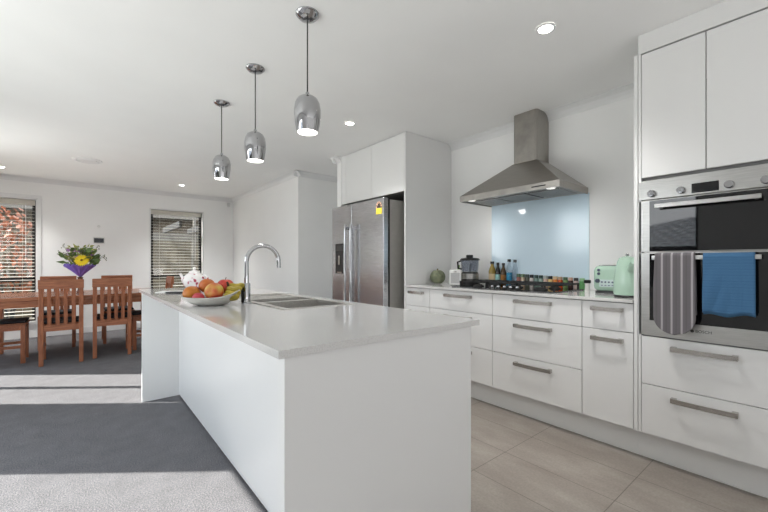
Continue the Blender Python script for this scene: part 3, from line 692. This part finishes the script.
def round_fruit(name, label, cat, pos, r, mat, sc=(1, 1, .95), dimple=.12, stem=None, rz=0, tilt=0, group='fruit in the bowl'):
    t = thing(name, label, cat, pos, rz, group); t.rotation_euler = (tilt, 0, rz)
    G().sphere((0, 0, 0), r, sc, lambda d: 1-dimple*math.exp(-((1-abs(d.z))/.06)), 32).build('skin', mat, t, smooth=True)
    if stem: G().tube([(0, 0, r*.78), (.001, 0, r*.98), (.004, 0, r*1.12)], .0016, 6).build('stem', STEMB, t, smooth=True)
    return t
round_fruit('orange', 'yellow-orange orange at the left end of the fruit bowl', 'orange', fw(-.094, 0.0, .057), .041, ORANGE, dimple=.03)
round_fruit('orange', 'deep orange fruit sitting high between left orange and the apples', 'orange', fw(-.036, .040, .094), .039, MANDA, dimple=.03)
round_fruit('apple', 'yellow and red apple at the front centre of the fruit bowl with its end showing', 'apple', fw(.028, -.020, .068), .045, APPLE, stem=False, rz=BRZ, tilt=1.35, dimple=.2)
round_fruit('apple', 'red apple behind and above the yellow and red apple', 'apple', fw(.046, .068, .088), .043, APPLER, stem=True)
round_fruit('apple', 'small crimson apple low in front of the oranges', 'apple', fw(-.036, -.050, .040), .028, PLUM, stem=False)
t = thing('banana_bunch', 'bunch of small yellow-green bananas at the right end of the fruit bowl', 'bananas', fw(.102, .005, .062), BRZ)
for k, (dz, dy, tl) in enumerate(((.035, .03, .15), (.022, .0, .0), (.004, -.018, -.15), (-.010, -.036, -.3))):
    pts = []; rad = []
    for i in range(15):
        s_ = i/14; a = -.95+1.9*s_
        pts.append((.012+.042*math.sin(a)*1.05, dy+.012*math.cos(a), dz+.038*(1-math.cos(a))*.9-.01+tl*.02*s_)); e = min(s_, 1-s_)
        rad.append(.016*min(1, .28+3.4*e)**.6 if e > .02 else .005)
    lab(G().tube(pts, rad, 8).build('banana', BAN, t, smooth=True), 'curved banana, yellow with green shading')
G().tube([(-.026, .03, .030), (-.034, .034, .052)], [.007, .005], 8).build('crown', STEMB, t, smooth=True)
# teapot, phone, paper on far end of island
t = thing('teapot', 'white china teapot with red flecks at the far end of the island', 'teapot', (.70, 3.23, IT), -.9)
POT = Mat('patterned_china', rough=.15); POT.color(POT.ramp(POT.noise(28, detail=1), [(.55, srgb(234, 231, 230)), (.60, srgb(236, 226, 228)), (.68, srgb(176, 70, 92))]))
G().lathe([(.045, 0), (.048, .006), (.078, .04), (.086, .075), (.074, .11), (.045, .132), (.04, .134), (0, .134)], seg=36).build('pot', POT.m, t, smooth=True)
ld = G().lathe([(.044, .134), (.036, .146), (.012, .154), (.008, .158), (0, .158)], seg=30).build('lid', POT.m, t, smooth=True); G().sphere((0, 0, .168), .013).build('knob', CERAM, ld, smooth=True)
G().tube([(-.07, 0, .05), (-.10, 0, .07), (-.115, 0, .105), (-.13, 0, .125)], [.022, .016, .011, .010], 14).build('spout', POT.m, t, smooth=True)
G().tube([(.07, 0, .105), (.10, 0, .118), (.122, 0, .09), (.112, 0, .055), (.078, 0, .035)], .008, 12).build('handle', POT.m, t, smooth=True)
tag(B(-.075, .075, -.036, .036, 0, .010).build('phone', BLACK, bev=.003), 'black phone lying flat on the island left of the fruit bowl', 'phone')
o = bpy.data.objects['phone']; o.location = (.535, 2.93, IT+.0005); o.rotation_euler = (0, 0, -.7)
o = tag(B(-.10, .10, -.07, .07, 0, .004).build('envelope', plain('paper_white', (238, 238, 236), .8), bev=.001), 'white envelope lying on the island behind the black phone', 'envelope'); o.location = (.53, 3.08, IT+.0005); o.rotation_euler = (0, 0, -.5)

# ================================================================== ceiling things
def pendant(x, y, label):
    t = thing('pendant_light', label, 'pendant light', (x, y, CZ), 0, 'chrome pendants over the island')
    G().lathe([(.0, -.030), (.018, -.030), (.045, -.022), (.060, -.006), (.060, 0)], seg=36).build('ceiling_rose', CHROME, t, smooth=True)
    G().tube([(0, 0, -.03), (0, 0, -.41)], .0035, 8).build('cord', BLACK, t, smooth=True)
    sh = G().lathe([(0.007, -0.404), (0.01, -0.408), (0.012, -0.42), (0.0321, -0.426), (0.0514, -0.44), (0.0631, -0.464), (0.0679, -0.497), (0.0674, -0.532), (0.0621, -0.572), (0.0546, -0.612), (0.0524, -0.612), (0.0599, -0.57), (0.0642, -0.532), (0.0642, -0.497), (0.0589, -0.467), (0.01, -0.432)], seg=48, cap=False).build('lamp_shade', CHROME, t, smooth=True)
    G().lathe([(.0525, -.600), (.052, -.606), (0, -.606)], seg=36).build('diffuser', LAMP, t, smooth=True)
    ld = bpy.data.lights.new('pendant_bulb', 'SPOT'); ld.energy = 4; ld.spot_size = 2.2; ld.spot_blend = .6; ld.shadow_soft_size = .04; ld.color = (1, .97, .93)
    l = bpy.data.objects.new('pendant_bulb', ld); COL.objects.link(l); l.parent = t; l.location = (0, 0, -.62)
    return t
pendant(.908, 1.736, 'chrome tulip pendant light, nearest and largest of the three')
pendant(.893, 2.434, 'chrome tulip pendant light, middle of the row of three')
pendant(.876, 3.127, 'chrome tulip pendant light, farthest and smallest of the three')
for (x, y, l) in ((1.971, 1.015, 'round white recessed downlight nearest the tall oven cabinet'), (1.912, 2.838, 'round white recessed downlight in front of the fridge cabinets'),
                  (1.287, 6.824, 'round white recessed downlight near the far blind window, right of the vent'), (-.82, 7.05, 'round white recessed downlight above the left edge window')):
    t = thing('downlight', l, 'downlight', (x, y, CZ), 0, 'recessed ceiling downlights')
    G().lathe([(.050, -.001), (.049, -.007), (.038, -.008), (.036, -.003)], seg=36, cap=False).build('bezel', TRIM, t, smooth=True)
    G().lathe([(.037, -.004), (0, -.004)], seg=32).build('diffuser', LAMP, t)
    ld = bpy.data.lights.new('downlight_beam', 'SPOT'); ld.energy = 100 if y < 5 else 150; ld.spot_size = 1.9; ld.spot_blend = 1; ld.shadow_soft_size = .12; ld.color = (1, .98, .96)
    lo = bpy.data.objects.new('downlight_beam', ld); COL.objects.link(lo); lo.parent = t; lo.location = (0, 0, -.012)
t = thing('ceiling_vent', 'round white air vent flush in the dining ceiling', 'vent', (.07, 5.93, CZ))
G().lathe([(.15, 0), (.148, -.008), (.12, -.016), (.112, -.010), (.108, 0)], seg=48, cap=False).build('outer_ring', TRIM, t, smooth=True)
G().lathe([(.10, -.003), (.098, -.016), (.04, -.024), (0, -.025)], seg=48).build('diffuser_disc', TRIM, t, smooth=True)
# wall things
t = thing('thermostat', 'white wall controller with dark screen right of the flowers', 'thermostat', (.235, YF-.0005, 1.488))
B(-.078, .078, -.022, 0, -.052, .055).build('casing', WHITEP, t, bev=.004); B(-.064, .064, -.025, -.021, -.038, .038).build('screen', plain('grey_screen', (52, 54, 60), .2), t)
o = B(-.03, .03, -.03, 0, -.04, .04).build('motion_sensor', WHITEP, bev=.012, seg=3); o.location = (2.26, YF-.03, 2.27); o.rotation_euler = (0, 0, .5)
tag(o, 'small white alarm motion sensor high in the far room corner', 'sensor')
o = G().lathe([(0, .012), (.018, .011), (.022, 0)], seg=20, M=RX(PI/2)).build('wall_button', WHITEP, smooth=True); o.location = (.235, YF, 1.72)
tag(o, 'tiny round white sensor on the wall above the dark-screened controller', 'sensor')

# ================================================================== DINING
DT = .742
t = thing('dining_table', 'long reddish-brown wooden dining table', 'table', (-.02, 6.08, 0))
B(-.84, .84, -.50, .50, DT-.035, DT).build('tabletop', WOODX, t, bev=.004)
B(-.715, .715, -.46, -.435, DT-.115, DT-.036).build('apron', WOODX, t); B(-.715, .715, .435, .46, DT-.115, DT-.036).build('apron', WOODX, t)
B(-.78, -.755, -.405, .405, DT-.115, DT-.036).build('apron', WOODX, t); B(.755, .78, -.405, .405, DT-.115, DT-.036).build('apron', WOODX, t)
for sx_ in (-1, 1):
    for sy_ in (-1, 1):
        x, y = sx_*.76, sy_*.45
        B(x-.045, x+.045, y-.045, y+.045, 0, DT-.036).build('leg', WOODZ, t, bev=.004)
def chair(loc, rz, label):
    t = thing('dining_chair', label, 'chair', loc, rz, 'slat-back dining chairs')
    W = .168; tilt = .04
    for sx_ in (-1, 1):
        x = sx_*W
        g = G(); pts = [(x-.02, -.02, 0), (x+.02, -.02, 0), (x+.02, .022, 0), (x-.02, .022, 0), (x-.02, -.005, .45), (x+.02, -.005, .45), (x+.02, .03, .45), (x-.02, .03, .45), (x-.02, -.05, .90), (x+.02, -.05, .90), (x+.02, -.022, .90), (x-.02, -.022, .90)]
        g.hexa(pts, [(0, 1, 2, 3)[::-1], (0, 1, 5, 4), (1, 2, 6, 5), (2, 3, 7, 6), (3, 0, 4, 7), (4, 5, 9, 8), (5, 6, 10, 9), (6, 7, 11, 10), (7, 4, 8, 11), (8, 9, 10, 11)])
        g.build('back_post', WOODZ, t, bev=.003)
        B(x-.019, x+.019, .37, .41, 0, .43).build('leg', WOODZ, t, bev=.003)
        B(x-.010, x+.010, .025, .37, .17, .20).build('stretcher', WOODC, t)
    B(-W-.024, W+.024, -.056, -.026, .835, .935).build('top_rail', WOODC, t, bev=.006)
    B(-W+.02, W-.02, -.004, .02, .37, .435).build('lower_rail', WOODC, t)
    for k in range(4):
        x = (-1.5+k)*.068
        g = G(); pts = [(x-.017, .000, .435), (x+.017, .000, .435), (x+.017, .013, .435), (x-.017, .013, .435), (x-.017, -.044, .836), (x+.017, -.044, .836), (x+.017, -.031, .836), (x-.017, -.031, .836)]
        g.hexa(pts, [(0, 3, 2, 1), (4, 5, 6, 7), (0, 1, 5, 4), (1, 2, 6, 5), (2, 3, 7, 6), (3, 0, 4, 7)]); g.build('back_slat', WOODZ, t)
    B(-W+.019, W-.019, .375, .398, .37, .43).build('front_rail', WOODC, t)
    for sx_ in (-1, 1): B(sx_*W-.011, sx_*W+.011, .03, .37, .37, .43).build('side_rail', WOODC, t)
    B(-W-.012, W+.012, .032, .425, .432, .446).build('seat', WOODC, t, bev=.004)
    lab(B(-W+.0, W-.0, .04, .415, .4465, .476).build('seat_pad', CUSH, t, bev=.012, seg=3), 'black seat pad')
    return t
c0 = chair((-.16, 5.45, 0), .0, 'wooden slat-back chair on the near side of the table, in front of the vase')
dup(c0, (.30, 5.52, 0), -.03, 'wooden slat-back chair on the near side of the table, next right of the vase chair')
dup(c0, (-.235, 6.86, 0), PI, 'wooden slat-back chair on the far side of the table, behind the vase')
dup(c0, (.43, 6.84, 0), PI, 'wooden slat-back chair on the far side of the table, below the wall controller')
dup(c0, (-.885, 5.93, 0), -PI/2, 'wooden chair at the left head of the table, cut off by the picture edge')
dup(c0, (.93, 5.90, 0), PI/2, 'wooden chair at the right head of the table, its back seen beside the teapot')
# vase + bouquet
VX, VY = .0, 6.0
t = thing('vase', 'slim brown glass vase on the dining table holding the bouquet', 'vase', (VX, VY, DT))
G().lathe([(.034, 0), (.036, .006), (.026, .05), (.020, .12), (.026, .19), (.030, .20), (.027, .20), (.017, .12), (.023, .05), (.03, .012), (0, .010)], seg=28, cap=False).build('vessel', plain('brown_ceramic', (118, 84, 76), .2), t, smooth=True)
t = thing('flower_bouquet', 'flower bouquet in purple wrap with a large yellow gerbera', 'bouquet', (VX, VY, DT+.185))
PURP = plain('purple_wrap', (134, 108, 204), .45, var=.15)
g = G(); NS = 48; rings = []
for k in range(8):
    s_ = k/7; ring = []
    for i in range(NS):
        u = 2*PI*i/NS; r = .012+.135*s_**1.1; r *= 1+.10*s_*math.sin(6*u+1); ring.append(g.bm.verts.new((r*math.cos(u), r*math.sin(u), .02+.15*s_+.018*s_*math.sin(9*u))))
    rings.append(ring)
for a, b in zip(rings, rings[1:]):
    for i in range(NS): j = (i+1) % NS; g.bm.faces.new((a[i], a[j], b[j], b[i]))
o = g.build('wrap', PURP, t, smooth=True); sm = o.modifiers.new('s', 'SOLIDIFY'); sm.thickness = .002
G().tube([(0, 0, 0), (0, 0, .035)], [.016, .014], 12).build('stems', plain('stem_green', (80, 104, 56), .7), t)
def leaves(cols, n, rmin, rmax, size, name, seed, zc=.18, zr=.10, narrow=.3):
    rnd = random.Random(seed); g = G()
    for i in range(n):
        u = rnd.uniform(0, 2*PI); r = rnd.uniform(rmin, rmax); z = zc+rnd.uniform(-.02, zr)
        p = Vector((r*math.cos(u), r*math.sin(u), z)); d = Vector((math.cos(u)*rnd.uniform(.3, 1.2), math.sin(u)*rnd.uniform(.3, 1.2), rnd.uniform(.0, 1))).normalized()
        sd_ = d.cross(Vector((rnd.uniform(-1, 1), rnd.uniform(-1, 1), rnd.uniform(-.3, 1)))).normalized(); L = size*rnd.uniform(.6, 1.3); nn = sd_.cross(d)
        a = p-d*L*.4; m = p+sd_*L*narrow+nn*.004; m2 = p-sd_*L*narrow+nn*.004; e = p+d*L*.6
        v = [g.bm.verts.new(q) for q in (a, m, e, m2)]; g.bm.faces.new((v[0], v[1], v[2])); g.bm.faces.new((v[0], v[2], v[3]))
    return g.build(name, cols, t)
leaves(plain('leaf_green', (98, 124, 66), .6, var=.3), 100, .02, .19, .085, 'foliage', 1, .19, .17)
leaves(plain('leaf_olive', (156, 160, 84), .6, var=.3), 80, .02, .18, .055, 'pale_foliage', 2, .22, .19)
leaves(plain('mauve_petal', (168, 124, 176), .6, var=.2), 46, .03, .15, .045, 'mauve_flowers', 3, .23, .14, .45)
rnd = random.Random(5)
g = G()
for i in range(11):
    u = rnd.uniform(0, 2*PI); r = rnd.uniform(.10, .27); h = .30+rnd.uniform(-.08, .17)
    g.tube([(.03*math.cos(u), .03*math.sin(u), .12), (r*.5*math.cos(u), r*.5*math.sin(u), .22), (r*math.cos(u), r*math.sin(u), h)], .0022, 5)
    for k in range(5): g.sphere((r*math.cos(u)+rnd.uniform(-.015, .015), r*math.sin(u)+rnd.uniform(-.015, .015), h-k*.012), .0055, sub=8)
g.build('sprigs', plain('sprig_green', (96, 104, 76), .7), t)
g = G()
YC = Vector((.012, -.165, .225)); fd = Vector((-.15, -.9, .35)).normalized(); ux = fd.cross(Vector((0, 0, 1))).normalized(); uy = ux.cross(fd)
for k in range(22):
    a = 2*PI*k/22; d = ux*math.cos(a)+uy*math.sin(a); s_ = fd.cross(d); off = fd*(.004 if k % 2 else 0)
    q = [YC+d*.012+off-s_*.005, YC+d*.012+off+s_*.005, YC+d*.055+off+s_*.011-fd*.004, YC+d*.080+off-fd*.008, YC+d*.055+off-s_*.011-fd*.004]
    v = [g.bm.verts.new(p) for p in q]; g.bm.faces.new(v)
fl = lab(g.build('gerbera', plain('gerbera_yellow', (240, 208, 20), .5), t), 'large yellow gerbera'); sm = fl.modifiers.new('s', 'SOLIDIFY'); sm.thickness = .0015
G().sphere(YC+fd*.003, .013, (1, 1, 1)).build('flower_centre', plain('gerbera_centre', (140, 96, 20), .8), fl, smooth=True)
for (a, b, cc, nm) in ((.09, .06, (222, 206, 96), 'pale yellow rose'), (-.06, .10, (226, 214, 150), 'cream rose')):
    lab(G().sphere((a, b-.08, .26), .028, (1, 1, .8), lambda d: 1+.1*math.sin(9*d.x+7*d.z)).build('rose', plain('rose_'+nm[:4], cc, .6), t, smooth=True), nm)

# ================================================================== OUTDOORS
t = thing('timber_fence', 'tan horizontal board timber fence outside the far windows', 'fence', (0.5, 10.3, -.11))
for k in range(11): B(-6, 6, -.01, .01, .06+k*.165, .06+k*.165+.15).build('board', FENCE, t)
for x in (-5, -3, -1, 1, 3, 5): B(x-.045, x+.045, .015, .10, 0, 1.95).build('post', FENCE, t)
t = thing('pergola', 'pale pergola with dark rafters outside the far right window', 'pergola', (1.6, 8.8, -.58))
for x in (-1.1, 1.3): B(x-.045, x+.045, .75, .84, .47, 2.2).build('post', SOFFIT, t)
B(-1.3, 1.6, .74, .85, 2.2, 2.38).build('beam', SOFFIT, t)
for k in range(6): B(-1.15+k*.5, -1.10+k*.5, -.9, .95, 2.385, 2.50).build('rafter', BEAM, t)
t2 = G().tube([(0, 0, 0), (.10, 0, 2.3)], .035, 12).build('downpipe', SOFFIT, smooth=True); t2.location = (2.05, 9.9, -.11); tag(t2, 'white leaning pipe outside the far right window', 'pipe')
def shrub(x, y, h, r, mat, label, seed, n=520):
    rnd = random.Random(seed); t = thing('shrub', label, 'shrub', (x, y, -.11)); g = G()
    for i in range(n):
        d = Vector((rnd.gauss(0, 1), rnd.gauss(0, 1), rnd.gauss(0, 1))).normalized()*rnd.uniform(.6, 1)
        p = Vector((d.x*r, d.y*r, h*.58+d.z*h*.42)); q = Vector((rnd.uniform(-1, 1), rnd.uniform(-1, 1), rnd.uniform(-1, 1))).normalized(); s_ = q.cross(Vector((0, 0, 1))).normalized(); L = .07
        v = [g.bm.verts.new(k) for k in (p-q*L, p+s_*L*.5, p+q*L, p-s_*L*.5)]; g.bm.faces.new(v)
    g.build('foliage', mat, t)
    g = G()
    for k in range(5): a = k*1.3; g.tube([(0, 0, 0), (r*.3*math.cos(a), r*.3*math.sin(a), h*.4), (r*.6*math.cos(a), r*.6*math.sin(a), h*.8)], [.02, .014, .005], 6)
    g.build('branches', BEAM, t)
t = thing('brick_house', 'neighbouring tan brick house beyond the timber fence', 'house', (0.5, 14.5, -.2))
BRK = Mat('tan_brick', rough=.85); br = BRK.n('TexBrick'); br.inputs['Scale'].default_value = 1; br.inputs['Brick Width'].default_value = .23; br.inputs['Row Height'].default_value = .08; br.inputs['Mortar Size'].default_value = .008
br.inputs['Color1'].default_value = srgb(92, 80, 64); br.inputs['Color2'].default_value = srgb(74, 62, 50); br.inputs['Mortar'].default_value = srgb(104, 98, 88)
mp = BRK.n('Mapping'); BRK.l(BRK.coord(rot=(PI/2, 0, 0)), mp.inputs[0]); BRK.l(mp.outputs[0], br.inputs['Vector']); BRK.color(br.outputs['Color'])
B(-7, 7, -1.5, 3, 0, 2.75).build('wall', BRK.m, t)
g = G(); g.hexa([(-7.6, -2.1, 2.7), (7.6, -2.1, 2.7), (7.6, 3.6, 2.7), (-7.6, 3.6, 2.7), (-5, .75, 4.6), (5, .75, 4.6)], [(0, 1, 5, 4), (1, 2, 5), (2, 3, 4, 5), (3, 0, 4), (0, 3, 2, 1)]); g.build('roof', plain('dark_roof', (60, 58, 58), .8), t)
B(-7.6, 7.6, -2.2, -2.1, 2.62, 2.78).build('gutter', SOFFIT, t)
shrub(-1.0, 9.6, 2.3, .5, plain('orange_leaves', (140, 78, 46), .7, var=.3), 'shrub with rust orange leaves outside the left window', 4)
shrub(-2.2, 9.7, 1.7, .5, plain('green_leaves', (56, 72, 34), .7, var=.3), 'dark green shrub outside the left window, left of the orange one', 5)
# neighbour's house seen in the oven glass
t = thing('neighbour_house', 'single storey house with grey tiled hip roof, mirrored in the oven glass', 'house', (-12, 2.5, -.2))
B(-3.5, 3.5, -5, 4.5, 0, 1.85).build('wall', plain('house_brick', (44, 40, 40), .8, var=.2, scale=8), t)
RT = Mat('grey_roof_tiles', rough=.5); br = RT.n('TexBrick'); br.inputs['Scale'].default_value = 1; br.inputs['Brick Width'].default_value = .34; br.inputs['Row Height'].default_value = .30; br.inputs['Mortar Size'].default_value = .045
br.inputs['Color1'].default_value = srgb(40, 42, 48); br.inputs['Color2'].default_value = srgb(54, 56, 62); br.inputs['Mortar'].default_value = srgb(190, 192, 196)
mp = RT.n('Mapping'); RT.l(RT.coord(rot=(0, 0, PI/2)), mp.inputs[0]); RT.l(mp.outputs[0], br.inputs['Vector']); RT.color(br.outputs['Color']); RT.bump(br.outputs['Fac'], .5, .03)
g = G(); E_ = 4.0; pts = [(E_, -5.5, 1.8), (E_, 5.0, 1.8), (-E_, 5.0, 1.8), (-E_, -5.5, 1.8), (0, -2.2, 3.05), (0, .3, 3.05)]
g.hexa(pts, [(0, 1, 5, 4), (1, 2, 5), (2, 3, 4, 5), (3, 0, 4), (0, 3, 2, 1)]); g.build('roof', RT.m, t)
